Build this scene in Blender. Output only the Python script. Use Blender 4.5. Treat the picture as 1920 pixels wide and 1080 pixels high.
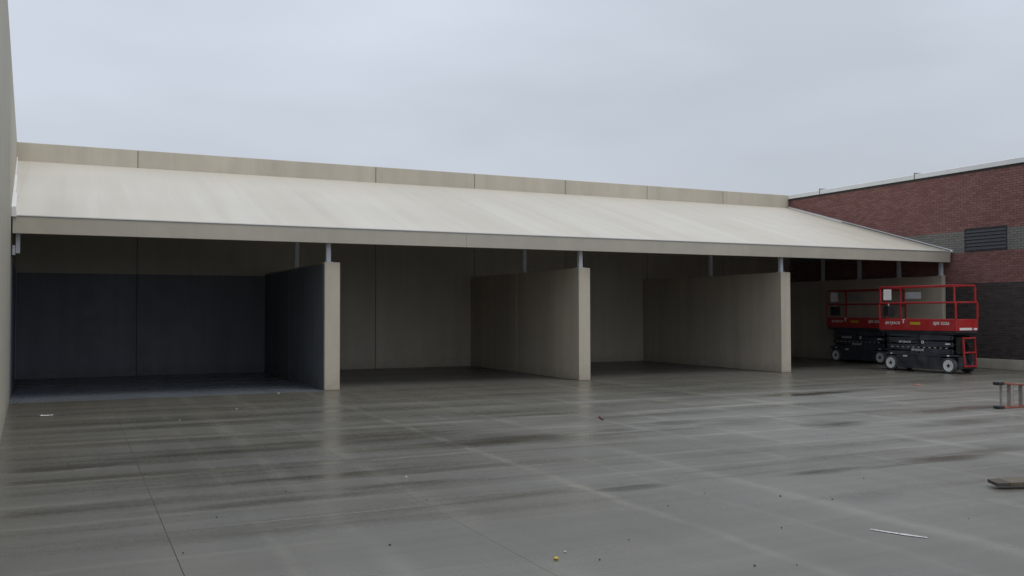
import bpy, bmesh, math, random
from mathutils import Vector, Matrix
random.seed(7)
S = bpy.context.scene
for o in list(bpy.data.objects):
    bpy.data.objects.remove(o, do_unlink=True)
C = S.collection

# ------------------------------------------------------------------ camera
CAM = Vector((-4.6238, -18.4485, 1.6))
YAW, PITCH, ROLL, FPX = 0.448, 0.0259, -0.0018, 1712.0
cam = bpy.data.cameras.new('camera'); cam.sensor_width = 36.0; cam.lens = FPX / 1920 * 36
cam.clip_start = 0.05; cam.clip_end = 6000
co = bpy.data.objects.new('camera', cam); C.objects.link(co); S.camera = co
fw = Vector((math.sin(YAW), math.cos(YAW), 0)); rt = Vector((math.cos(YAW), -math.sin(YAW), 0)); up = Vector((0, 0, 1))
fw2 = fw * math.cos(PITCH) + up * math.sin(PITCH); up2 = up * math.cos(PITCH) - fw * math.sin(PITCH)
rt3 = rt * math.cos(ROLL) + up2 * math.sin(ROLL); up3 = up2 * math.cos(ROLL) - rt * math.sin(ROLL)
co.matrix_world = Matrix(((rt3.x, up3.x, -fw2.x, CAM.x), (rt3.y, up3.y, -fw2.y, CAM.y), (rt3.z, up3.z, -fw2.z, CAM.z), (0, 0, 0, 1)))

# ------------------------------------------------------------------ light
SUN_EL, SUN_AZ = math.radians(64), math.radians(150)     # azimuth clockwise from +Y: behind the camera, to the right
W = bpy.data.worlds.new('World'); S.world = W; W.use_nodes = True
nt = W.node_tree; nt.nodes.clear()
def wn(t, **k):
    n = nt.nodes.new(t)
    for a, b in k.items(): setattr(n, a, b)
    return n
out = wn('ShaderNodeOutputWorld'); bg = wn('ShaderNodeBackground'); bg.inputs['Strength'].default_value = 0.1
sky = wn('ShaderNodeTexSky', sky_type='NISHITA'); sky.sun_disc = False
sky.sun_elevation = SUN_EL; sky.sun_rotation = SUN_AZ; sky.dust_density = 4.0; sky.air_density = 1.5
tc = wn('ShaderNodeTexCoord'); sep = wn('ShaderNodeSeparateXYZ'); nt.links.new(tc.outputs['Generated'], sep.inputs[0])
mp = wn('ShaderNodeMapping'); mp.inputs['Scale'].default_value = (1.0, 1.0, 3.2); nt.links.new(tc.outputs['Generated'], mp.inputs[0])
nz = wn('ShaderNodeTexNoise'); nz.inputs['Scale'].default_value = 2.1; nz.inputs['Detail'].default_value = 5; nz.inputs['Roughness'].default_value = 0.42
nt.links.new(mp.outputs[0], nz.inputs['Vector'])
# overcast luminance: a little brighter towards the zenith, soft cloud mottling
lum = wn('ShaderNodeMath', operation='MULTIPLY_ADD', use_clamp=False); nt.links.new(sep.outputs[2], lum.inputs[0]); lum.inputs[1].default_value = 0.75; lum.inputs[2].default_value = 0.92
lmax = wn('ShaderNodeMath', operation='MAXIMUM'); nt.links.new(lum.outputs[0], lmax.inputs[0]); lmax.inputs[1].default_value = 0.8
cl = wn('ShaderNodeMapRange'); nt.links.new(nz.outputs['Fac'], cl.inputs['Value'])
cl.inputs['From Min'].default_value = 0.3; cl.inputs['From Max'].default_value = 0.7; cl.inputs['To Min'].default_value = 0.86; cl.inputs['To Max'].default_value = 1.10
mul = wn('ShaderNodeMath', operation='MULTIPLY'); nt.links.new(lmax.outputs[0], mul.inputs[0]); nt.links.new(cl.outputs[0], mul.inputs[1])
ccol = wn('ShaderNodeVectorMath', operation='SCALE'); ccol.inputs[0].default_value = (5.75, 6.25, 7.05); nt.links.new(mul.outputs[0], ccol.inputs['Scale'])
mix = wn('ShaderNodeMix', data_type='RGBA'); mix.inputs['Factor'].default_value = 0.93
nt.links.new(sky.outputs[0], mix.inputs[6]); nt.links.new(ccol.outputs[0], mix.inputs[7])
nt.links.new(mix.outputs[2], bg.inputs['Color']); nt.links.new(bg.outputs[0], out.inputs['Surface'])
sl = bpy.data.lights.new('sun', 'SUN'); sl.energy = 1.1; sl.angle = math.radians(24); sl.color = (1, 0.97, 0.93)
so = bpy.data.objects.new('sun', sl); C.objects.link(so)
sd = Vector((math.sin(SUN_AZ) * math.cos(SUN_EL), math.cos(SUN_AZ) * math.cos(SUN_EL), math.sin(SUN_EL)))
so.rotation_euler = sd.to_track_quat('Z', 'Y').to_euler(); so.location = (0, -10, 30)
S.view_settings.view_transform = 'Standard'; S.view_settings.look = 'None'
S.view_settings.exposure = 0.0; S.view_settings.gamma = 1.0; S.view_settings.use_curve_mapping = False
S.render.engine = 'CYCLES'; S.cycles.max_bounces = 8; S.cycles.diffuse_bounces = 5

# ------------------------------------------------------------------ materials
class NB:
    def __init__(s, name, rough=0.6, color=(.5, .5, .5), metal=0, spec=0.5):
        s.m = bpy.data.materials.new(name); s.m.use_nodes = True; s.t = s.m.node_tree
        s.b = s.t.nodes['Principled BSDF']; s.b.inputs['Roughness'].default_value = rough
        s.b.inputs['Base Color'].default_value = (*color, 1); s.b.inputs['Metallic'].default_value = metal
        s.b.inputs['Specular IOR Level'].default_value = spec
        s.pos = s.n('ShaderNodeNewGeometry').outputs['Position']
    def n(s, t, **k):
        x = s.t.nodes.new(t)
        for a, b in k.items(): setattr(x, a, b)
        return x
    def put(s, sock, v):
        if hasattr(v, 'is_linked'): s.t.links.new(v, sock)
        elif isinstance(v, tuple) and len(v) == 3 and sock.type == 'RGBA': sock.default_value = (*v, 1)
        else: sock.default_value = v
    def vec(s, scale=(1, 1, 1), loc=(0, 0, 0), src=None):
        m = s.n('ShaderNodeMapping'); s.put(m.inputs[0], src or s.pos); m.inputs['Scale'].default_value = scale; m.inputs['Location'].default_value = loc
        return m.outputs[0]
    def noise(s, scale, detail=4, rough=.5, v=None, dist=0):
        x = s.n('ShaderNodeTexNoise'); s.put(x.inputs['Vector'], v or s.pos)
        x.inputs['Scale'].default_value = scale; x.inputs['Detail'].default_value = detail; x.inputs['Roughness'].default_value = rough; x.inputs['Distortion'].default_value = dist
        return x.outputs['Fac']
    def rng(s, v, a, b, c, d):
        x = s.n('ShaderNodeMapRange'); s.put(x.inputs['Value'], v)
        for k, q in zip(('From Min', 'From Max', 'To Min', 'To Max'), (a, b, c, d)): s.put(x.inputs[k], q)
        return x.outputs[0]
    def math(s, op, a, b=0.0, c=0.0, clamp=False):
        x = s.n('ShaderNodeMath', operation=op, use_clamp=clamp); s.put(x.inputs[0], a); s.put(x.inputs[1], b)
        s.put(x.inputs[2], c); return x.outputs[0]
    def mix(s, f, a, b, mode='MIX'):
        x = s.n('ShaderNodeMix', data_type='RGBA', blend_type=mode); s.put(x.inputs[0], f); s.put(x.inputs[6], a); s.put(x.inputs[7], b); return x.outputs[2]
    def shade(s, col, v):            # colour times a scalar
        x = s.n('ShaderNodeVectorMath', operation='SCALE')
        if isinstance(col, tuple): x.inputs[0].default_value = col
        else: s.put(x.inputs[0], col)
        s.put(x.inputs['Scale'], v); return x.outputs[0]
    def col(s, v): s.put(s.b.inputs['Base Color'], v)
    def rough(s, v): s.put(s.b.inputs['Roughness'], v)
    def bump(s, h, strength=.3, dist=.01):
        x = s.n('ShaderNodeBump'); x.inputs['Strength'].default_value = strength; x.inputs['Distance'].default_value = dist
        s.put(x.inputs['Height'], h); s.t.links.new(x.outputs[0], s.b.inputs['Normal'])

def painted_concrete(name, c, rough=.62, streak=.10):
    m = NB(name, rough)
    a = m.noise(.45, 5, .55); b = m.noise(3.5, 5, .6); st = m.noise(1.0, 4, .6, m.vec((2.6, 2.6, .16)))
    k = m.math('ADD', m.rng(a, .3, .7, -.07, .07), m.rng(b, .3, .7, -.035, .035))
    k = m.math('ADD', k, m.rng(st, .35, .75, streak * .5, -streak)); k = m.math('ADD', k, 1.0)
    # dirt splashed up from the yard: a band with a ragged upper edge
    z = m.n('ShaderNodeSeparateXYZ'); m.put(z.inputs[0], m.pos)
    zz = m.math('ADD', z.outputs[2], m.rng(m.noise(5, 4), .3, .7, -.14, .14))
    d = m.rng(zz, .02, .32, .45, 0); d.node.clamp = True
    m.col(m.mix(d, m.shade(c, k), (c[0] * .62, c[1] * .6, c[2] * .56)))
    m.rough(m.rng(b, .3, .7, rough - .08, rough + .1))
    m.bump(m.math('ADD', m.noise(22, 5, .7), m.math('MULTIPLY', m.noise(3, 3), 1.2)), .25, .006)
    return m.m
M = {}
BEIGE = (.49, .44, .355)
M['wall'] = painted_concrete('beige_wall_paint', BEIGE)
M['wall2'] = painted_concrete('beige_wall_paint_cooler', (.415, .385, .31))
M['pier'] = painted_concrete('beige_pier_paint', (.475, .42, .335), streak=.13)
M['fascia'] = painted_concrete('fascia_paint', (.425, .39, .325), .5, .05)
M['lining'] = painted_concrete('navy_wall_coating', (.15, .168, .195), .55, .2)
M['ledge'] = painted_concrete('ledge_concrete', (.42, .385, .31))
M['joint'] = NB('joint_sealant', .8, (.14, .125, .105)).m
def flat(name, c, rough=.5, metal=0, var=.12, scale=6, bump=0):
    m = NB(name, rough, c, metal)
    a = m.noise(scale, 5, .6); m.col(m.shade(c, m.rng(a, .3, .7, 1 - var, 1 + var))); m.rough(m.rng(m.noise(scale * 2.3, 3), .3, .7, rough - .1, rough + .1))
    if bump: m.bump(m.noise(scale * 5, 4), bump, .004)
    return m.m
M['post'] = flat('galvanised_post', (.62, .64, .68), .42, .0, .1)
M['steel'] = flat('roof_steel', (.15, .14, .125), .6)
M['deck'] = flat('deck_underside', (.10, .092, .08), .7)
M['coping'] = flat('coping_metal', (.74, .74, .71), .4, 0, .05, 3)
M['flash'] = flat('flashing_metal', (.72, .72, .70), .4, 0, .05, 3)
M['shade_dark'] = flat('painted_shade_dark', (.03, .03, .032), .8)  # near-black colour standing in for shade under the coping and behind the louver
M['louver'] = flat('louver_paint', (.03, .03, .038), .5)
M['mortar'] = flat('mortar', (.135, .10, .09), .9, 0, .15, 14)
M['soil'] = flat('outer_yard', (.10, .098, .088), .5)
# roof membrane
m = NB('roof_membrane', .5, spec=.25)
st = m.noise(1, 4, .5, m.vec((1.7, .10, .10))); big = m.noise(.35, 4)
k = m.math('ADD', m.rng(st, .35, .7, -.03, .045), m.rng(big, .3, .7, -.04, .04)); k = m.math('ADD', k, 1.0)
m.col(m.shade((.50, .465, .395), k)); m.rough(m.rng(st, .35, .65, .55, .35)); M['roof'] = m.m
# bricks
def brick_mat(name, c, c2):
    m = NB(name, .75, spec=.3); at = m.n('ShaderNodeAttribute', attribute_name='tone')
    f = m.math('ADD', at.outputs['Fac'], m.rng(m.noise(.5, 4), .3, .7, -.25, .25), clamp=True)
    c3 = m.mix(f, c, c2); m.col(m.shade(c3, m.rng(m.noise(45, 4), .25, .75, .8, 1.2))); m.bump(m.noise(70, 3), .3, .003); return m.m
M['brick_red'] = brick_mat('red_brick', (.185, .082, .073), (.25, .122, .108))
M['brick_grey'] = brick_mat('grey_brick', (.165, .158, .143), (.195, .188, .17))
M['brick_dark'] = brick_mat('dark_brick', (.042, .036, .034), (.07, .058, .052))

# wet concrete of the yard
def yard(name, base, wetcol, r_lo, r_hi, yard_marks=True):
    m = NB(name, .3)
    xyz = m.n('ShaderNodeSeparateXYZ'); m.put(xyz.inputs[0], m.pos); X, Y = xyz.outputs[0], xyz.outputs[1]
    big = m.noise(.16, 5, .55, m.vec((1, 1.5, 1)), .4)
    sx = m.noise(1, 3, .5, m.vec((.20, 1.9, 1), (3.1, 0, 0)))           # long streaks along the building
    sx2 = m.noise(1, 3, .5, m.vec((.35, 6, 1), (9, 4, 0)))
    sy = m.noise(1, 3, .5, m.vec((2.4, .22, 1), (1, 7, 0)))             # streaks across
    fine = m.noise(14, 6, .7); grit = m.noise(75, 4, .8)
    comb = m.noise(1, 3, .6, m.vec((70, 4, 1)))
    k = m.math('ADD', m.rng(big, .3, .7, -.10, .10), m.rng(sx, .3, .7, -.08, .08))
    k = m.math('ADD', k, m.rng(sx2, .3, .7, -.07, .07)); k = m.math('ADD', k, m.rng(sy, .3, .7, -.08, .08))
    k = m.math('ADD', k, m.rng(fine, .25, .75, -.07, .07)); k = m.math('ADD', k, m.rng(grit, .3, .7, -.17, .17))
    k = m.math('ADD', k, m.rng(comb, .3, .7, -.04, .04)); k = m.math('ADD', k, 1.0)
    tint = m.mix(m.rng(m.noise(.5, 4), .35, .65, 0, 1), base, (base[0] * 1.03, base[1] * .995, base[2] * .93))
    if yard_marks:
        dr = m.math('MULTIPLY', m.rng(m.math('ADD', X, m.rng(m.noise(.3, 4), .3, .7, -2.2, 2.2)), -1.5, 5.5, 0, 1), m.rng(m.math('ADD', Y, m.rng(m.noise(.45, 4), .3, .7, -1.2, 1.2)), -3.0, -6.0, .15, 1))
        tint = m.mix(dr, tint, (base[0] * 1.65, base[1] * 1.67, base[2] * 1.74))
    col = m.shade(tint, k)
    wet = m.rng(m.math('ADD', m.math('MULTIPLY', sx, .6), m.math('MULTIPLY', big, .5)), .50, .70, 0, .27)
    wet.node.clamp = True
    rough_n = m.rng(m.math('ADD', m.math('MULTIPLY', sx, .8), m.math('MULTIPLY', fine, .2)), .35, .65, r_lo, r_hi)
    if yard_marks:
        # dried laitance lines left along the pour edges
        def line(coord, at, half, along, amt):
            d = m.math('ABSOLUTE', m.math('SUBTRACT', m.math('ADD', coord, m.rng(m.noise(1.2, 3, .6, m.vec((1, 1, 1), (at, 0, 0))), .3, .7, -.04, .04)), at))
            f = m.rng(d, 0, half, amt, 0); f.node.clamp = True
            return m.math('MULTIPLY', f, m.rng(along, .36, .58, .15, 1))
        n1 = m.noise(.6, 3, .5, m.vec((1, 1, 1), (5, 5, 0)))
        L = None
        for q in ((X, -.43, .09, n1, .7), (X, 2.42, .10, n1, .5), (X, -1.9, .2, n1, .5), (X, 1.05, .16, sy, .35), (X, 4.9, .2, n1, .5), (X, 8.4, .2, n1, .45), (X, -2.75, .14, n1, .4), (X, -3.35, .08, n1, .3), (X, .35, .07, n1, .3), (X, 3.3, .12, n1, .4), (X, 6.4, .2, n1, .5), (X, 10.3, .25, n1, .5),
                  (Y, -12.1, .06, n1, .3), (Y, -13.1, .05, n1, .25), (Y, -5.1, .14, n1, .5), (Y, -2.3, .2, n1, .5), (Y, -8.1, .10, n1, .5),
                  (Y, -6.05, .2, n1, .65), (Y, -8.85, .10, n1, .7), (Y, -9.9, .08, sx, .5), (Y, -4.4, .2, n1, .55), (Y, -7.3, .12, n1, .5), (Y, -3.2, .25, n1, .55), (Y, -10.75, .06, n1, .5)):
            v = line(*q); L = v if L is None else m.math('MAXIMUM', L, v)
        col = m.shade(col, m.math('MULTIPLY_ADD', L, .78, 1.0))
        # thin dark water lines held by trowel marks and joints
        Dk = None
        for q in ((Y, -11.0, .05, n1, .55), (Y, -11.33, .07, n1, .7), (Y, -10.25, .06, n1, .5), (Y, -9.55, .07, n1, .45), (Y, -8.45, .06, sx, .5), (Y, -7.75, .08, n1, .6), (Y, -6.75, .08, n1, .5), (Y, -9.2, .04, sx, .5), (Y, -12.6, .04, n1, .3)):
            v = line(*q); Dk = v if Dk is None else m.math('MAXIMUM', Dk, v)
        col = m.mix(m.math('MULTIPLY', Dk, .62), col, wetcol)
        # shallow wet patches with ragged outlines
        ed = m.rng(m.noise(1.6, 3, .5, m.vec((.7, 2, 1))), .3, .7, -.5, .5); P = None
        warp = m.rng(m.noise(.8, 3), .3, .7, -.12, .12)
        for (px, py, rx, ry, a) in ((2.15, -11.55, .52, .16, 1.0), (2.0, -11.56, .36, .10, 1.0), (3.9, -11.55, .75, .17, .75), (3.0, -11.62, .8, .07, .6), (-.05, -11.42, .38, .12, .85), (-1.3, -11.3, .6, .06, .5), (5.1, -8.75, .55, .34, .75), (8.3, -4.95, 1.2, .38, .85),
                                    (9.7, -4.7, 1.0, .25, .5), (4.1, -8.0, .8, .25, .4), (6.6, -9.4, .9, .3, .55), (8.5, -8.2, 1.1, .35, .5), (5.2, -11.3, .9, .25, .5), (3.2, -7.6, .45, .25, .4), (1.9, -7.9, .35, .2, .45),
                                    (.2, -8.0, 1.0, .5, .6), (-.9, -7.2, 1.3, .45, .5), (-3.3, -7.7, 1.0, .25, .45), (-4.6, -7.9, .6, .2, .5), (-2.6, -9.6, .9, .12, .5), (-1.7, -10.3, .8, .12, .5), (-3.2, -10.6, 1.0, .12, .35), (1.5, -12.7, .4, .2, .3)):
            dx = m.math('DIVIDE', m.math('SUBTRACT', m.math('ADD', X, warp), px), rx); dy = m.math('DIVIDE', m.math('SUBTRACT', m.math('ADD', Y, m.math('MULTIPLY', warp, .35)), py), ry)
            r2 = m.math('ADD', m.math('MULTIPLY', dx, dx), m.math('MULTIPLY', dy, dy))
            f = m.rng(m.math('ADD', r2, ed), -.1, 1.3, a, 0); f.node.clamp = True
            P = f if P is None else m.math('MAXIMUM', P, f)
        wet = m.math('MAXIMUM', wet, P)
        rough_n = m.mix(P, rough_n, .2) if False else m.math('SUBTRACT', m.math('MULTIPLY_ADD', dr, .07, rough_n), m.math('MULTIPLY', P, .12))
    m.col(m.mix(wet, col, m.shade(wetcol, m.rng(fine, .2, .8, .85, 1.15))))
    m.rough(rough_n)
    m.bump(m.math('ADD', m.math('MULTIPLY', fine, .5), m.math('MULTIPLY', comb, .2)), .05, .003)
    return m.m
M['yard'] = yard('wet_yard_concrete', (.105, .101, .085), (.052, .047, .036), .20, .42)
M['bay_floor'] = yard('bay_floor_concrete', (.115, .112, .102), (.07, .066, .058), .25, .42, False)
M['bay_floor_blue'] = yard('bay_floor_blue_coating', (.15, .172, .205), (.10, .115, .14), .20, .36, False)
# lift
def worn(name, c, dust, amt, rough):
    m = NB(name, rough); a = m.noise(4, 6, .65); b = m.noise(1.5, 3); f = m.rng(m.math('ADD', m.math('MULTIPLY', a, .7), m.math('MULTIPLY', b, .3)), .45, .68, 0, amt)
    scr = m.rng(m.noise(1, 3, .5, m.vec((6, 6, 60))), .68, .74, 0, amt * .8)
    m.col(m.mix(m.math('MAXIMUM', f, scr), m.shade(c, m.rng(a, .3, .7, .88, 1.12)), dust)); m.rough(m.math('MULTIPLY_ADD', f, .5, rough)); return m.m
M['red'] = worn('lift_red_paint', (.42, .024, .026), (.30, .06, .05), .55, .4)
M['lift_dark'] = worn('lift_dark_paint', (.032, .037, .048), (.10, .092, .08), .6, .42)
M['lift_mid'] = worn('lift_arm_paint', (.040, .046, .060), (.11, .10, .088), .5, .4)
M['black'] = flat('black_rubber_parts', (.015, .015, .016), .6)
M['tyre'] = flat('grey_solid_tyre', (.075, .074, .07), .8, 0, .2, 9, .2)
M['rim'] = flat('white_wheel_paint', (.68, .67, .64), .5, 0, .1, 12)
M['white'] = flat('white_decal', (.78, .78, .76), .5, 0, .04)
M['sheet'] = flat('paper_sheet', (.66, .66, .64), .6, 0, .06)
M['placard'] = flat('grey_placard', (.36, .36, .36), .5)
M['yellow'] = flat('yellow_decal', (.50, .36, .02), .5)
M['chrome'] = flat('pin_steel', (.4, .4, .4), .35, .8)
# small things
M['fibre'] = flat('orange_fibreglass', (.25, .078, .05), .5, 0, .15, 8)
M['alu'] = flat('weathered_aluminium', (.33, .30, .27), .45, .3, .15, 10)
m = NB('wet_timber', .6); g = m.noise(1, 6, .6, m.vec((3, 40, 40))); m.col(m.mix(m.rng(g, .3, .7, 0, 1), (.07, .054, .034), (.13, .10, .066))); m.bump(g, .3, .004); M['wood'] = m.m
M['wood_end'] = flat('wet_end_grain', (.055, .045, .035), .7, 0, .3, 30)
M['paper'] = flat('white_paper', (.52, .52, .51), .6, 0, .06, 20)
M['orange'] = flat('orange_plastic', (.34, .10, .045), .5)
M['pink'] = flat('pale_paper', (.36, .31, .31), .7)
M['brownstick'] = flat('rusty_stick', (.12, .055, .035), .7)
M['pebble'] = flat('dark_pebble', (.035, .034, .032), .7)

# ------------------------------------------------------------------ helpers
def link(name, me, mat, parent=None):
    o = bpy.data.objects.new(name, me); C.objects.link(o)
    for q in (mat if isinstance(mat, (list, tuple)) else [mat]):
        if q and q.name not in [x.name for x in me.materials if x]: me.materials.append(q)
    if parent: o.parent = parent
    return o
def tag(o, label=None, cat=None, group=None, kind=None):
    for k, v in (('label', label), ('category', cat), ('group', group), ('kind', kind)):
        if v: o[k] = v
    return o
def thing(name, loc, label, cat, group=None, rz=0):
    o = bpy.data.objects.new(name, None); C.objects.link(o); o.location = loc; o.rotation_euler = (0, 0, rz); o.empty_display_size = .2
    return tag(o, label, cat, group)
class MB:
    def __init__(s): s.v = []; s.f = []
    def box(s, x0, x1, y0, y1, z0, z1):
        return s.hexa([(x0, y0, z0), (x1, y0, z0), (x1, y1, z0), (x0, y1, z0), (x0, y0, z1), (x1, y0, z1), (x1, y1, z1), (x0, y1, z1)])
    def hexa(s, p):
        b = len(s.v); s.v += p
        s.f += [tuple(b + i for i in q) for q in ((0, 3, 2, 1), (4, 5, 6, 7), (0, 1, 5, 4), (1, 2, 6, 5), (2, 3, 7, 6), (3, 0, 4, 7))]
        return s
    def prism(s, poly, axis, a, c):
        # poly: 2-D points in the plane normal to axis
        def P(q, w): return {'x': (w, q[0], q[1]), 'y': (q[0], w, q[1]), 'z': (q[0], q[1], w)}[axis]
        b = len(s.v); n = len(poly)
        s.v += [P(q, a) for q in poly] + [P(q, c) for q in poly]
        s.f += [tuple(range(b + n - 1, b - 1, -1)), tuple(range(b + n, b + 2 * n))]
        s.f += [(b + i, b + (i + 1) % n, b + n + (i + 1) % n, b + n + i) for i in range(n)]
        return s
    def tube(s, p, q, r, n=8):
        p = Vector(p); q = Vector(q); d = (q - p).normalized(); a = d.orthogonal().normalized(); e = d.cross(a); b = len(s.v)
        for w in (p, q):
            s.v += [tuple(w + (a * math.cos(2 * math.pi * i / n) + e * math.sin(2 * math.pi * i / n)) * r) for i in range(n)]
        s.f += [(b + i, b + (i + 1) % n, b + n + (i + 1) % n, b + n + i) for i in range(n)] + [tuple(range(b + n - 1, b - 1, -1)), tuple(range(b + n, b + 2 * n))]
        return s
    def bar(s, p, q, w, h):
        # rectangular bar between two points; w across, h in the up-ish direction
        p = Vector(p); q = Vector(q); d = (q - p).normalized(); u = Vector((0, 0, 1))
        if abs(d.z) > .95: u = Vector((0, 1, 0))
        a = d.cross(u).normalized() * w / 2; e = a.cross(d).normalized() * h / 2
        P = [p - a - e, p + a - e, q + a - e, q - a - e, p - a + e, p + a + e, q + a + e, q - a + e]
        return s.hexa([tuple(x) for x in P])
    def mesh(s, name, bevel=0, seg=2, smooth=False):
        me = bpy.data.meshes.new(name); me.from_pydata(s.v, [], s.f)
        bm = bmesh.new(); bm.from_mesh(me); bmesh.ops.recalc_face_normals(bm, faces=bm.faces)
        if bevel:
            bmesh.ops.bevel(bm, geom=[e for e in bm.edges if e.is_manifold and e.calc_face_angle(0) > .5], offset=bevel, segments=seg, affect='EDGES', profile=.6, clamp_overlap=True)
        if smooth:
            for f in bm.faces: f.smooth = True
        bm.to_mesh(me); bm.free(); return me
    def build(s, name, mat, parent=None, bevel=0, seg=2, smooth=False):
        return link(name, s.mesh(name, bevel, seg, smooth), mat, parent)
def box(name, mat, parent, *b, bevel=0, seg=2): return MB().box(*b).build(name, mat, parent, bevel, seg)
def copy_tree(o, parent=None):
    c = o.copy(); C.objects.link(c); c.parent = parent
    for ch in [x for x in C.objects if x.parent is o]:
        copy_tree(ch, c)
    return c

# ------------------------------------------------------------------ dimensions (metres)
PZ = 2.619           # partition height
FB, FT, FY = 2.997, 3.316, -0.207   # fascia bottom, top, face
D = 6.42             # depth to the back wall
BZ, RZ = 5.707, 5.26 # top of back wall, roof line on it
XB = 18.26           # face of the brick wall
XL, LSL = -5.63, -.039   # left wall face at Y=0, and its drift with Y

# ------------------------------------------------------------------ ground
g = box('ground', M['soil'], None, -900, 900, -900, 2200, -.30, -.006); tag(g, kind='structure')
xs = [-13.6, -8.9, -4.0, -1.97, 2.42, 6.82, 11.2, 15.6, 20.0, 24.4]
ys = [-32.6, -27.4, -22.2, -16.9, -11.3, -6.1, -.03, 6.9]
J = .0022; JX = {-1.97: .0009}      # saw cuts; one is only a hairline
for i in range(len(xs) - 1):
    for j in range(len(ys) - 1):
        inside = j == len(ys) - 2
        box('concrete_slab', M['bay_floor'] if inside else M['yard'], g, xs[i] + JX.get(xs[i], J), xs[i + 1] - JX.get(xs[i + 1], J), ys[j] + J, ys[j + 1] - J, -.15, 0, bevel=.0015, seg=1)
bf = box('bay_floor', M['bay_floor_blue'], None, -5.68, -.012, -.06, D - .02, .0005, .005); tag(bf, kind='structure')

# ------------------------------------------------------------------ back wall
bw = thing('back_wall', (0, D, 0), 'long beige precast concrete back wall rising above the canopy roof', 'wall')
joints = [-6.3, -3.18, 3.06, 6.1, 9.18, 12.23, 15.32, XB - .03]
for a, b in zip(joints[:-1], joints[1:]):
    box('wall_panel', M['wall'], bw, a + .008, b - .008, 0, .22, 0, BZ, bevel=.012)
    if b < XB - 1: box('joint_strip', M['joint'], bw, b - .0075, b + .0075, .018, .2, 0, BZ - .01)
box('lining_panel', M['lining'], bw, -5.85, -3.19, -.012, -.001, 0, PZ - .06, bevel=.003, seg=1)
box('lining_panel', M['lining'], bw, -3.17, -.002, -.012, -.001, 0, PZ - .06, bevel=.003, seg=1)

# ------------------------------------------------------------------ left wall
lw = thing('side_wall', (XL, 0, 0), 'tall beige precast side wall running forward from the darkest bay', 'wall')
def lx(y, off=0): return LSL * y + off
cuts = [-13.0, -6.9, -.28, D + .2]
for a, b in zip(cuts[:-1], cuts[1:]):
    a2, b2 = a + .006, b - .006
    MB().hexa([(lx(a2, -.3), a2, 0), (lx(a2), a2, 0), (lx(b2), b2, 0), (lx(b2, -.3), b2, 0), (lx(a2, -.3), a2, 5.77), (lx(a2), a2, 5.77), (lx(b2), b2, 5.77), (lx(b2, -.3), b2, 5.77)]).build('wall_panel', M['wall2'], lw, .012)
for y in cuts[1:-1]:
    MB().box(lx(y, -.2), lx(y, -.02), y - .0055, y + .0055, 0, 5.75).build('joint_strip', M['joint'], lw)
MB().hexa([(lx(.03, .001), .03, 0), (lx(.03, .013), .03, 0), (lx(6.39, .013), 6.39, 0), (lx(6.39, .001), 6.39, 0), (lx(.03, .001), .03, PZ - .06), (lx(.03, .013), .03, PZ - .06), (lx(6.39, .013), 6.39, PZ - .06), (lx(6.39, .001), 6.39, PZ - .06)]).build('lining_panel', M['lining'], lw)
# flashing stepping down the wall along the roof edge
def roof_z(y): return FT + (RZ - FT) * (y - FY) / (D - FY)
for k, (a, b) in enumerate(((-.24, 1.1), (1.12, 3.55), (3.57, 6.38))):
    h = .16 - .035 * k
    MB().hexa([(lx(a, .002), a, roof_z(a) - .02), (lx(a, .09 - .03 * k), a, roof_z(a) - .02), (lx(b, .09 - .03 * k), b, roof_z(b) - .02), (lx(b, .002), b, roof_z(b) - .02),
               (lx(a, .002), a, roof_z(a) + h), (lx(a, .075 - .025 * k), a, roof_z(a) + h), (lx(b, .075 - .025 * k), b, roof_z(b) + h), (lx(b, .002), b, roof_z(b) + h)]).build('flashing', M['flash'], lw, .004, 1)

# ------------------------------------------------------------------ partition walls
def partition(x0, x1, label, lining=False, cut=3.32):
    t = thing('partition_wall', (x0, 0, 0), label, 'wall', 'partition walls between the bays')
    w = x1 - x0
    box('wall_panel', M['pier'], t, 0, w, 0, cut - .008, 0, PZ, bevel=.018, seg=3)
    box('wall_panel', M['pier'], t, 0, w, cut + .008, D - .016, 0, PZ, bevel=.014)
    box('joint_strip', M['joint'], t, .02, w - .02, cut - .0075, cut + .0075, 0, PZ - .01)
    if lining: 
        tag(box('lining_panel', M['lining'], t, -.012, -.001, .02, cut - .01, 0, PZ - .03, bevel=.003, seg=1), 'navy coated panel')
        box('lining_panel', M['lining'], t, -.012, -.001, cut + .01, D - .03, 0, PZ - .03, bevel=.003, seg=1)
    return t
PX = [(0, .322), (5.966, 6.273), (12.04, 12.361), (18.10, 18.225)]
partition(*PX[0], 'beige partition wall with one navy side, next to the darkest bay', True)
partition(*PX[1], 'beige partition wall between the two empty bays with beige walls')
partition(*PX[2], 'beige partition wall bordering the bay where the scissor lifts are parked')
partition(*PX[3], 'thin beige partition wall directly beside the brick building')

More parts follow.
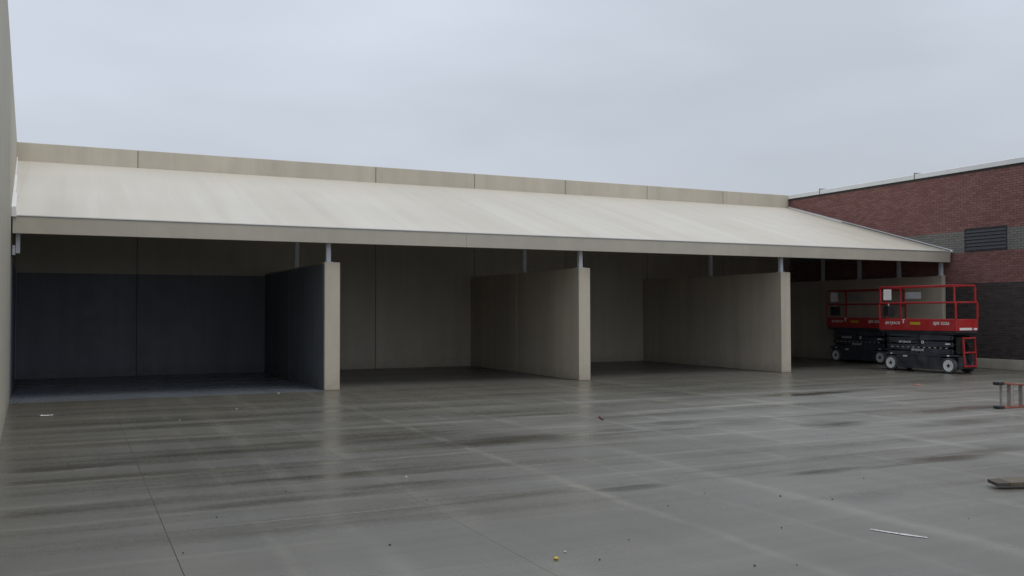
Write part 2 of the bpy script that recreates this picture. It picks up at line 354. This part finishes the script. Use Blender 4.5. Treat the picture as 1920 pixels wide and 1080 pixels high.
# ------------------------------------------------------------------ canopy
cn = thing('canopy', (0, 0, 0), 'long pale sloping canopy roof with beige fascia on slim steel posts', 'canopy')
n = 16; x0, x1 = -5.60, 18.20; pw = (x1 - x0) / n
SL = (RZ - FT) / (D - FY)
def sheared(mb, xa, xb, ya, yb, ta, tb):
    za, zb = roof_z(ya), roof_z(yb)
    return mb.hexa([(xa, ya, za + ta), (xb, ya, za + ta), (xb, yb, zb + ta), (xa, yb, zb + ta), (xa, ya, za + tb), (xb, ya, za + tb), (xb, yb, zb + tb), (xa, yb, zb + tb)])
rp = MB(); sheared(rp, 0, pw, FY + .004, D - .006, -.09, -.004)
sheared(rp, pw - .055, pw - .0015, FY + .006, D - .008, -.0035, -.0025)
rme = rp.mesh('roof_panel')
dp = MB(); sheared(dp, .001, pw - .001, FY + .10, D - .008, -.098, -.0915); dme = dp.mesh('deck_panel')
for i in range(n):
    o = link('roof_panel', rme, M['roof'], cn); o.location = (x0 + i * pw, 0, 0)
    d_ = link('deck_panel', dme, M['deck'], cn); d_.location = (x0 + i * pw, 0, 0)
# wedge of roof filling to the drifting side wall
yw = D - .008
MB().hexa([(XL + lx(.2, .006), .2, roof_z(.2) - .09), (x0 - .002, .2, roof_z(.2) - .09), (x0 - .002, yw, roof_z(yw) - .09), (XL + lx(yw, .006), yw, roof_z(yw) - .09),
           (XL + lx(.2, .006), .2, roof_z(.2) - .005), (x0 - .002, .2, roof_z(.2) - .005), (x0 - .002, yw, roof_z(yw) - .005), (XL + lx(yw, .006), yw, roof_z(yw) - .005)]).build('roof_panel', M['roof'], cn)
fx = [-5.60, 3.05, 12.2, 18.185]
for a, b in zip(fx[:-1], fx[1:]):
    box('fascia', M['fascia'], cn, a + .0012, b - .0012, FY, FY + .09, FB, FT - .012, bevel=.004, seg=1)
    box('drip_edge', M['flash'], cn, a + .001, b - .001, FY - .014, FY + .05, FT - .010, FT + .012, bevel=.002, seg=1)
box('edge_beam', M['steel'], cn, -5.55, 18.16, FY + .10, .16, FB + .02, FB + .2)
for i in range(n + 1):
    x = min(max(x0 + i * pw, x0 + .08), x1 - .08)
    sheared(MB(), x - .03, x + .03, .17, D - .02, -.30, -.10).build('rafter', M['steel'], cn)
for k in (.3, .62):
    y = k * D; z = roof_z(y) - .31
    box('purlin', M['steel'], cn, -5.5, 18.15, y - .05, y + .05, z - .12, z - .002)
def post(x, y, z1=None):
    z1 = z1 or (FB + .02 if y < .2 else roof_z(y) - .11)
    p = MB().box(x - .047, x + .047, y - .047, y + .047, PZ + .012, z1).build('post', M['post'], cn, .008)
    MB().box(x - .08, x + .08, y - .08, y + .08, PZ + .001, PZ + .012).build('base_plate', M['post'], p)
for (a, b) in PX[:3]:
    for y in (.12, 3.05): post(a + .10, y)
for y in (.1, 1.6, 3.16, 4.74): post(PX[3][0] + .062, y)
# stub post hung beside the side wall on a bracket
p = MB().box(-5.56, -5.49, .05, .13, 2.66, FB + .02).build('post', M['post'], cn, .006)
MB().box(-5.61, -5.565, .03, .15, 2.63, 2.80).build('bracket', M['post'], p)
# end trim along the brick wall: raised light metal lip, and a dark strip painted in as its shadow
tr = MB(); sheared(tr, x1 + .002, XB - .003, FY - .035, D - .01, -.02, .045); tr.build('end_trim', M['flash'], cn, .004, 1)
tr = MB(); sheared(tr, x1 - .035, x1 - .002, FY + .01, 3.9, .012, .028); tr.build('end_shadow_strip', M['steel'], cn)

# ------------------------------------------------------------------ brick building
bb = thing('brick_building', (XB, 0, 0), 'red brick building with grey and dark brick bands and white coping', 'building')
Y0, Y1 = -14.0, D + .12
LOU = (-1.9, -.66, 3.31, 3.9)
box('wall', M['mortar'], bb, .008, 9, Y0 + .01, Y1 - .01, 0, 5.56)
ch, bl, mo = .0677, .203, .0095
mats = [M['brick_red'], M['brick_grey'], M['brick_dark']]
V = []; F = []; MI = []; T = []
nc = int((5.56 - .28) / ch)
for c in range(nc):
    z = .285 + c * ch; zm = z + ch / 2
    mi = 2 if zm < 2.35 else 0 if zm < 3.245 else 1 if zm < 3.87 else 0
    y = Y0 + (bl / 2 if c % 2 else 0)
    while y < Y1 - .05:
        ya, yb = y, min(y + bl - mo, Y1); za, zb = z, z + ch - mo
        y += bl
        if yb > LOU[0] - .03 and ya < LOU[1] + .03 and zb > LOU[2] - .02 and za < LOU[3] + .02:
            if ya < LOU[0] - .06: yb = LOU[0] - .032
            elif yb > LOU[1] + .06: ya = LOU[1] + .032
            elif (za + zb) / 2 > LOU[3] or (za + zb) / 2 < LOU[2]: pass
            else: continue
            if zb > LOU[2] and za < LOU[3] and not (ya < LOU[0] - .03 or yb > LOU[1] + .03): continue
        x = random.uniform(-.0018, .0018); b = len(V)
        V += [(x, ya, za), (x, yb, za), (x, yb, zb), (x, ya, zb), (.0095, ya, za), (.0095, yb, za), (.0095, yb, zb), (.0095, ya, zb)]
        fs = [(b, b + 3, b + 2, b + 1), (b, b + 1, b + 5, b + 4), (b + 1, b + 2, b + 6, b + 5), (b + 2, b + 3, b + 7, b + 6), (b + 3, b, b + 4, b + 7)]
        F += fs; MI += [mi] * 5; T += [random.random()] * 5
me = bpy.data.meshes.new('bricks'); me.from_pydata(V, [], F)
for q in mats: me.materials.append(q)
me.polygons.foreach_set('material_index', MI)
at = me.attributes.new('tone', 'FLOAT', 'FACE'); at.data.foreach_set('value', T)
bo = link('bricks', me, mats, bb); tag(bo, kind='stuff')
box('base_ledge', M['ledge'], bb, -.055, .005, Y0, .0 - .26, .0, .278, bevel=.012)
cy = [Y0 - .02, -9.0, -6.0, -2.87, 1.02, 4.9, Y1 + .03]
for a, b in zip(cy[:-1], cy[1:]):
    MB().prism([(-.06, 5.57), (-.06, 5.70), (-.045, 5.715), (.42, 5.735), (.42, 5.57)], 'y', a + .003, b - .003).build('coping', M['coping'], bb)
    if b < Y1: MB().prism([(-.068, 5.555), (-.068, 5.76), (.40, 5.775), (.40, 5.735), (-.05, 5.722), (-.05, 5.555)], 'y', b - .012, b + .012).build('seam_cover', M['steel'], bb)
box('coping_shadow_strip', M['shade_dark'], bb, -.045, -.003, Y0, Y1, 5.535, 5.569)  # dark strip in place of the shadow below the coping overhang
lv = box('louver', M['shade_dark'], bb, .004, .007, LOU[0], LOU[1], LOU[2], LOU[3])  # flat dark sheet painted as the shaded depth behind the slats
fr = MB().box(-.022, .005, LOU[0] - .028, LOU[0], LOU[2], LOU[3]).box(-.022, .005, LOU[1], LOU[1] + .028, LOU[2], LOU[3]).box(-.0225, .005, LOU[0] - .028, LOU[1] + .028, LOU[3], LOU[3] + .024).box(-.03, .005, LOU[0] - .035, LOU[1] + .035, LOU[2] - .022, LOU[2])
fr.build('frame', M['louver'], lv)
for k in range(6):
    z = LOU[2] + .012 + k * .096
    MB().hexa([(-.026, LOU[0], z), (-.020, LOU[0], z - .006), (-.020, LOU[1], z - .006), (-.026, LOU[1], z), (-.002, LOU[0], z + .080), (.004, LOU[0], z + .074), (.004, LOU[1], z + .074), (-.002, LOU[1], z + .080)]).build('slat', M['louver'], lv)

# ------------------------------------------------------------------ scissor lift
LN, WD = 2.26, .80          # local: x = 0 visible side, y = 0 ladder end .. LN far end
def text_mesh(s, h, shear=0):
    cu = bpy.data.curves.new('lettering', 'FONT'); cu.body = s; cu.size = h; cu.shear = shear; cu.extrude = .0015; cu.align_x = 'CENTER'; cu.align_y = 'CENTER'; cu.offset = h * .012
    o = bpy.data.objects.new('t', cu); C.objects.link(o)
    dg = bpy.context.evaluated_depsgraph_get(); me = bpy.data.meshes.new_from_object(o.evaluated_get(dg))
    bpy.data.objects.remove(o, do_unlink=True); return me
RS = Matrix(((0, 0, -1, 0), (-1, 0, 0, 0), (0, 1, 0, 0), (0, 0, 0, 1)))     # text facing -X, reading towards -Y
def letter(s, h, x, y, z, parent, mat='white', width=None, shear=.25):
    me = text_mesh(s, h, shear); xs_ = [v.co.x for v in me.vertices]; w = max(xs_) - min(xs_); cx = (max(xs_) + min(xs_)) / 2
    k = (width / w) if width else 1
    for v in me.vertices: v.co.x = (v.co.x - cx) * k
    me.transform(RS); me.transform(Matrix.Translation((x, y, z)))
    return link('lettering', me, M[mat], parent)
def vy(px): return LN - (px - 195) / 805 * LN       # along the side, from the far end
def make_lift():
    t = thing('scissor_lift', (0, 0, 0), '-', 'lift', 'scissor lifts')
    ch = MB().box(.03, .77, .10, 2.16, .10, .40).build('chassis', M['lift_dark'], t, .012)
    MB().box(.012, .03, .46, 1.82, .085, .43).build('side_panel', M['lift_dark'], ch, .006)
    MB().box(.77, .788, .46, 1.82, .085, .43).build('side_panel', M['lift_dark'], ch, .006)
    MB().box(.0, .8, .03, 2.23, .43, .475).build('deck_plate', M['lift_mid'], ch, .008)
    MB().box(.10, .70, 2.16, 2.24, .16, .42).build('front_plate', M['lift_dark'], ch, .01)
    MB().box(.014, .026, 1.47, 1.60, .385, .42).box(.004, .0115, 1.47, 1.60, .385, .418).build('decal', M['white'], ch)
    for (wx, sgn) in ((0, -1), (WD, 1)):
        for wy in (.235, 2.0):
            cx = wx + (.062 if sgn < 0 else -.062); r = .2
            # tyre: revolved profile
            prof = [(-.062, .125), (-.062, .175), (-.052, .194), (-.03, .2), (.03, .2), (.052, .194), (.062, .175), (.062, .125)]
            N = 28; V = []; F = []
            for i in range(N):
                a = 2 * math.pi * i / N
                V += [(q[0], q[1] * math.cos(a), q[1] * math.sin(a)) for q in prof]
            P = len(prof)
            for i in range(N):
                for j in range(P): F.append((i * P + j, i * P + (j + 1) % P, ((i + 1) % N) * P + (j + 1) % P, ((i + 1) % N) * P + j))
            b = MB(); b.v = V; b.f = F
            w = b.build('wheel', M['tyre'], t); w.location = (cx, wy, .2)
            d = MB(); N2 = 28
            e = sgn
            rings = [(.030, .152), (.055, .152), (.066, .142), (.060, .11), (.052, .05), (.052, .0)]
            V = []; F = []
            for (q, rr) in rings:
                V += [(e * q, rr * math.cos(2 * math.pi * i / N2), rr * math.sin(2 * math.pi * i / N2)) for i in range(N2)]
            for j in range(len(rings) - 1):
                for i in range(N2): F.append((j * N2 + i, j * N2 + (i + 1) % N2, (j + 1) * N2 + (i + 1) % N2, (j + 1) * N2 + i))
            d.v = V; d.f = F; d.build('rim', M['rim'], w)
            st = [((.058 if i % 2 == 0 else .026) * math.cos(math.pi * i / 5 + .3), (.058 if i % 2 == 0 else .026) * math.sin(math.pi * i / 5 + .3)) for i in range(10)]
            MB().prism(st, 'x', e * .050, e * .066).build('hub', M['black'], w)
    # folded scissor stack: each arm a separate beam, crossing pairs nearly flat
    zs = [.505, .595, .685, .775, .865, .945]
    for k, z in enumerate(zs):
        tilt = .022 if k % 2 else -.022
        for s_, (xa, xb) in enumerate(((.03, .07), (.73, .77))):
            off = .012 if k % 2 else 0
            a0 = MB().hexa([(xa + off, .13, z - tilt - .038), (xb + off, .13, z - tilt - .038), (xb + off, 2.12, z + tilt - .038), (xa + off, 2.12, z + tilt - .038), (xa + off, .13, z - tilt + .038), (xb + off, .13, z - tilt + .038), (xb + off, 2.12, z + tilt + .038), (xa + off, 2.12, z + tilt + .038)])
            arm = a0.build('scissor_arm', M['lift_mid'], t, .006, 1)
            for yy in (.17, 1.12, 2.07):
                MB().tube((xa + off - .012 if s_ == 0 else xb + off - .002, yy, z + tilt * (yy - 1.12)), (xa + off + .002 if s_ == 0 else xb + off + .012, yy, z + tilt * (yy - 1.12)), .026, 12).build('pivot_pin', M['black'], arm)
    for z in (.55, .73, .90):
        MB().tube((.07, .17, z), (.74, .17, z), .022, 10).build('cross_tube', M['lift_mid'], t)
        MB().tube((.07, 2.07, z), (.74, 2.07, z), .022, 10).build('cross_tube', M['lift_mid'], t)
    MB().tube((.4, .5, .55), (.4, 1.6, .85), .05, 12).build('lift_cylinder', M['lift_dark'], t)
    MB().box(.10, .70, .3, 1.95, .48, .97).build('hose_core', M['black'], t)
    dash = MB().box(.026, .0295, -.028, .028, .636, .650).mesh('decal')
    for i in range(11):
        link('decal', dash, M['white'], t).location = (0, 1.95 - i * .165, 0)
    d = MB(); d.prism([(vy(643) + math.cos(a) * .042, .78 + math.sin(a) * .042) for a in [i * math.pi / 8 for i in range(16)]], 'x', .0265, .0293); d.build('decal', M['white'], t)
    d = MB(); d.prism([(vy(643) + math.cos(a) * .022, .78 + math.sin(a) * .022) for a in [i * math.pi / 8 for i in range(16)]], 'x', .0245, .0263); d.build('decal', M['lift_mid'], t)
    MB().box(.0262, .0295, vy(932), vy(880), .735, .765).build('decal', M['white'], t)
    MB().box(-.003, -.0005, vy(930), vy(905), .437, .470).build('decal', M['white'], t)
    MB().box(-.003, -.0005, vy(308), vy(288), .437, .470).build('decal', M['white'], t)
    letter('SKYJACK', .075, .0245, vy(447), .775, t, width=.40)
    letter('SKYJACK', .075, .0245, vy(588), .572, t, width=.40)
    # platform
    pf = MB().box(.0, .8, -.02, LN + .06, 1.03, 1.09).build('platform_deck', M['lift_dark'], t, .006, 1)
    MB().box(.04, .76, .1, LN - .1, .99, 1.03).build('platform_beam', M['lift_mid'], pf)
    PL, PN = LN + .08, -.03
    for (a, b, c, d_) in ((-.03, -.012, PN, PL), (.812, .83, PN, PL), (-.0115, .8115, PN, PN + .018), (-.0115, .8115, PL - .018, PL)):
        MB().box(a, b, c, d_, 1.085, 1.385).build('toe_board', M['red'], t, .005, 1)
    letter('SKYJACK', .10, -.0325, vy(330), 1.275, t, width=.50)
    letter('SJIII 3226', .105, -.0325, vy(858), 1.275, t, width=.47, shear=.1)
    MB().box(-.0335, -.0305, vy(635), vy(525), 1.235, 1.305).build('decal', M['yellow'], t)
    MB().box(.10, .58, PN - .003, PN - .0005, 1.105, 1.165).box(.65, .78, PN - .003, PN - .0005, 1.105, 1.16).build('decal', M['white'], t)
    MB().box(-.042, -.0305, vy(455), vy(445), 1.27, 1.375).box(-.042, -.0305, vy(466), vy(436), 1.36, 1.38).build('rail_latch', M['white'], t)
    zt, zm = 2.245, 1.815
    # lower rail set (posts + mid rail), upper set inset, folding
    r = .021
    def rail(pts, parent=t, name='guard_rail', rr=r):
        b = MB()
        for p_, q_ in zip(pts[:-1], pts[1:]): b.bar(p_, q_, rr * 2, rr * 2)
        return b.build(name, M['red'], parent, .006, 1)
    xa, xb, ya, yb = -.02, .82, PN + .01, PL - .01
    for x in (xa, xb):
        rail([(x, ya, zm), (x, yb, zm)])
        for y in (ya + .002, yb - .002): rail([(x, y, 1.386), (x, y, zm - r - .001)], name='rail_post')
    for y in (ya, yb): rail([(xa + r + .001, y, zm), (xb - r - .001, y, zm)])
    ia, ib, ja, jb = xa + .015, xb - .015, ya + .045, yb - .015
    for x in (ia, ib):
        rail([(x, ja, zt), (x, jb, zt)])
        for y in (ja + .002, jb - .002): rail([(x, y, zm + r + .001), (x, y, zt - r - .001)], name='rail_post')
    for y in (ja, jb): rail([(ia + r + .001, y, zt), (ib - r - .001, y, zt)])
    # far end: papers, control box
    MB().box(.08, .38, jb - .05, jb - .035, 1.90, 2.19).build('document_sheet', M['sheet'], t)
    gl = MB()
    for i in range(5): gl.box(.10, .36, jb - .053, jb - .0505, 1.93 + i * .05, 1.94 + i * .05)
    gl.build('printed_line', M['placard'], t)
    MB().box(ib - .05, ib - .036, 1.62, 2.12, 1.93, 2.11).build('placard', M['placard'], t, .004, 1)
    cb = MB().box(.10, .36, yb - .19, yb - .03, 1.46, 1.74).build('control_box', M['black'], t, .012)
    MB().tube((.2, yb - .12, 1.74), (.2, yb - .12, 1.82), .014, 8).build('joystick', M['white'], cb)
    # ladder at the near end
    ld = MB().bar((.18, -.10, .17), (.18, -.07, .93), .026, .05).bar((.62, -.10, .17), (.62, -.07, .93), .026, .05)
    lad = ld.build('ladder', M['red'], t, .004, 1)
    for z in (.19, .54, .905):
        MB().box(.196, .604, -.125, -.065, z - .019, z + .019).build('rung', M['red'], lad, .005, 1)
    MB().tube((.40, -.112, .37), (.40, -.07, .37), .085, 16).build('dark_opening_disc', M['black'], lad)  # black discs stand in for the dark round openings of the ladder
    MB().tube((.40, -.112, .73), (.40, -.07, .73), .085, 16).build('dark_opening_disc', M['black'], lad)
    MB().box(.1, .7, -.065, .03, .12, .42).build('rear_plate', M['lift_dark'], t, .01)
    MB().box(.12, .68, .0, .10, .50, .92).build('valve_box', M['black'], t, .01)
    return t
lift = make_lift()
lift.location = (15.48, -2.50, .0015); lift.rotation_euler = (0, 0, math.radians(2.0))
lift['label'] = 'red and black scissor lift standing out in the open by the brick wall'
l2 = copy_tree(lift); l2.location = (17.26, 1.32, .0065 - .005); l2.rotation_euler = (0, 0, 0)
l2['label'] = 'shaded scissor lift parked deep inside the bay under the canopy'

# ------------------------------------------------------------------ stepladder lying on its side
sl_ = thing('stepladder', (9.0, -8.42, 0), 'orange fibreglass stepladder lying on its side on the wet concrete', 'ladder', rz=math.radians(1.5))
Ll = 2.4; wb, wt = .43, .27
def ladder_rail(y0, y1, zf, L, mat, name, x0=0.0):
    b = MB().hexa([(x0, y0, zf(0)[0]), (L, y0, zf(1)[0]), (L, y1, zf(1)[0]), (x0, y1, zf(0)[0]), (x0, y0, zf(0)[1]), (L, y0, zf(1)[1]), (L, y1, zf(1)[1]), (x0, y1, zf(0)[1])])
    return b.build(name, mat, sl_, .004, 1)
ladder_rail(-.04, .04, lambda s: (.001, .031), Ll, M['fibre'], 'rail')
ladder_rail(-.04, .04, lambda s: (wb - .03 + (wt - wb) * s, wb + (wt - wb) * s), Ll, M['fibre'], 'rail')
ladder_rail(.055, .10, lambda s: (.001, .029), Ll - .1, M['fibre'], 'rear_rail', .05)
ladder_rail(.055, .10, lambda s: (wb - .03 + (wt - wb) * s, wb - .002 + (wt - wb) * s), Ll - .1, M['fibre'], 'rear_rail', .05)
for k in range(7):
    x = .30 + k * .30; h = wb - .031 + (wt - wb) * x / Ll
    MB().box(x - .035, x + .035, -.037, .037, .032, h).build('step', M['alu'], sl_, .004, 1)
    if k < 6: MB().box(x - .14, x - .115, .06, .095, .030, h).build('brace', M['alu'], sl_, .003, 1)
MB().bar((.33, 0, .05), (.48, 0, .03 + .005), .03, .012).bar((.33, 0, .36), (.50, 0, .395), .03, .012).build('knee_brace', M['alu'], sl_)
for z0_, z1_ in ((0, .045), (wb - .045, wb + .006)):
    MB().box(-.045, .085, -.05, .05, z0_ + .0005, z1_).build('foot', M['black'], sl_, .008)
    MB().box(.01, .10, .053, .106, z0_ + .0005, z1_ - .002).build('foot', M['black'], sl_, .006)
MB().box(Ll - .01, Ll + .07, -.07, .12, .005, .30).build('top_cap', M['fibre'], sl_, .01)

# ------------------------------------------------------------------ timber board
bd = thing('timber_board', (2.86, -12.86, .03), 'weathered wooden board with a dark wet end, propped off the concrete', 'board', rz=math.radians(-17))
bd.rotation_euler = (math.radians(3), math.radians(-1.0), math.radians(-17))
MB().box(.12, 2.3, -.09, .09, 0, .036).build('plank', M['wood'], bd, .006, 2)
MB().hexa([(0, -.07, .002), (.119, -.089, .001), (.119, .089, .001), (.02, .09, .002), (.0, -.07, .033), (.119, -.089, .035), (.119, .089, .035), (.02, .09, .033)]).build('wet_end', M['wood_end'], bd, .006, 2)
MB().box(.9, .99, -.10, .10, -.045, -.001).build('batten', M['wood'], bd, .004, 1)

# ------------------------------------------------------------------ litter
def crumple(name, pts, w, mat, label, cat, h=.012, seg=26):
    # a ribbon along pts, crumpled
    V = []; F = []; P = [Vector(p) for p in pts]; L = len(P) - 1
    rnd = random.Random(len(label) * 7 + seg)
    for i in range(seg + 1):
        s = i / seg * L; k = min(int(s), L - 1); q = P[k].lerp(P[k + 1], s - k); d = (P[k + 1] - P[k]).normalized(); nrm = Vector((-d.y, d.x, 0))
        ww = w * (.55 + .9 * rnd.random()) * (.5 + .5 * math.sin(math.pi * min(max(s / L, .04), .96)))
        z = .004 + h * rnd.random()
        V += [tuple(q - nrm * ww / 2 + Vector((0, 0, .003 + h * .4 * rnd.random()))), tuple(q + Vector((0, 0, z))), tuple(q + nrm * ww / 2 + Vector((0, 0, .003 + h * .5 * rnd.random())))]
    for i in range(seg):
        for j in (0, 1): F.append((i * 3 + j, i * 3 + j + 1, i * 3 + j + 4, i * 3 + j + 3))
    o0 = P[0]; V = [(v[0] - o0.x, v[1] - o0.y, v[2]) for v in V]
    me = bpy.data.meshes.new(name); me.from_pydata(V, [], F); o = link(name, me, M[mat]); o.location = (o0.x, o0.y, 0)
    sm = o.modifiers.new('thickness', 'SOLIDIFY'); sm.thickness = .0015
    return tag(o, label, cat)
crumple('paper_strip', [(.648, -13.52, 0), (.69, -13.63, 0), (.74, -13.74, 0), (.812, -13.88, 0)], .034, 'paper', 'long crumpled white paper strip lying on the concrete', 'litter', .003)
def lump(name, x, y, r, mat, label, cat, sx=1, sy=1, sz=.6, group=None, seed=1, z=0):
    bm = bmesh.new(); bmesh.ops.create_icosphere(bm, subdivisions=2, radius=r); rn = random.Random(seed)
    for v in bm.verts: v.co *= 1 + rn.uniform(-.22, .22); v.co.x *= sx; v.co.y *= sy; v.co.z *= sz
    mz = min(v.co.z for v in bm.verts)
    for v in bm.verts: v.co.z -= mz
    me = bpy.data.meshes.new(name); bm.to_mesh(me); bm.free(); o = link(name, me, M[mat]); o.location = (x, y, z + .0006); o.rotation_euler = (0, 0, seed)
    return tag(o, label, cat, group)
lump('yellow_cap', -1.80, -13.22, .016, 'yellow', 'small yellow plastic cap lying on the wet concrete', 'cap', seed=3)
lump('paper_scrap', -1.66, -13.09, .014, 'pink', 'tiny pale pinkish scrap beside the yellow cap', 'scrap', 1.3, .6, .3, seed=4)
crumple('orange_scrap', [(11.64, -4.50, 0), (11.75, -4.45, 0), (11.86, -4.47, 0)], .055, 'orange', 'bright orange plastic scrap on the yard before the lift bay', 'scrap', .03, 10)
MB().bar((2.42, -6.87, .014), (2.56, -6.55, .016), .03, .026).build('stick', M['brownstick'], None, .005, 2)
st_ = C.objects['stick']; tag(st_, 'short rusty brown stick lying alone on the concrete', 'stick')
for i, (x, y, s) in enumerate(((-4.99, -2.61, .07), (-3.19, -4.12, .014), (-2.18, -2.88, .014), (-.98, -.3, .018), (-1.71, -10.02, .013))):
    if i == 0: crumple('paper_scrap', [(x - .08, y, 0), (x + .1, y + .03, 0)], .05, 'paper', 'torn white paper scrap on the concrete near the side wall', 'scrap', .03, 8)
    else: lump('paper_bit', x, y, s, 'paper', 'tiny white bit of paper scattered on the yard', 'scrap', 1.1, .8, .5, 'white bits on the yard', seed=i + 10)
rp_ = random.Random(11)
peb = [(-3.95, -12.0), (-2.65, -12.4), (-1.55, -13.35), (-1.1, -13.0), (-.75, -13.9), (-.5, -14.0), (-1.9, -11.1), (-.2, -12.2), (.9, -12.3), (1.2, -12.6), (1.6, -13.6), (2.2, -12.0), (4.2, -9.5), (.4, -11.9), (-4.6, -12.3), (-3.6, -11.0), (-2.9, -10.2), (.1, -13.2)]
for i, (x, y) in enumerate(peb):
    lump('pebble', x, y, rp_.uniform(.004, .0075), 'pebble', 'small dark pebble loose on the concrete yard', 'pebble', rp_.uniform(.8, 1.5), 1, .7, 'pebbles on the yard', seed=i + 30)
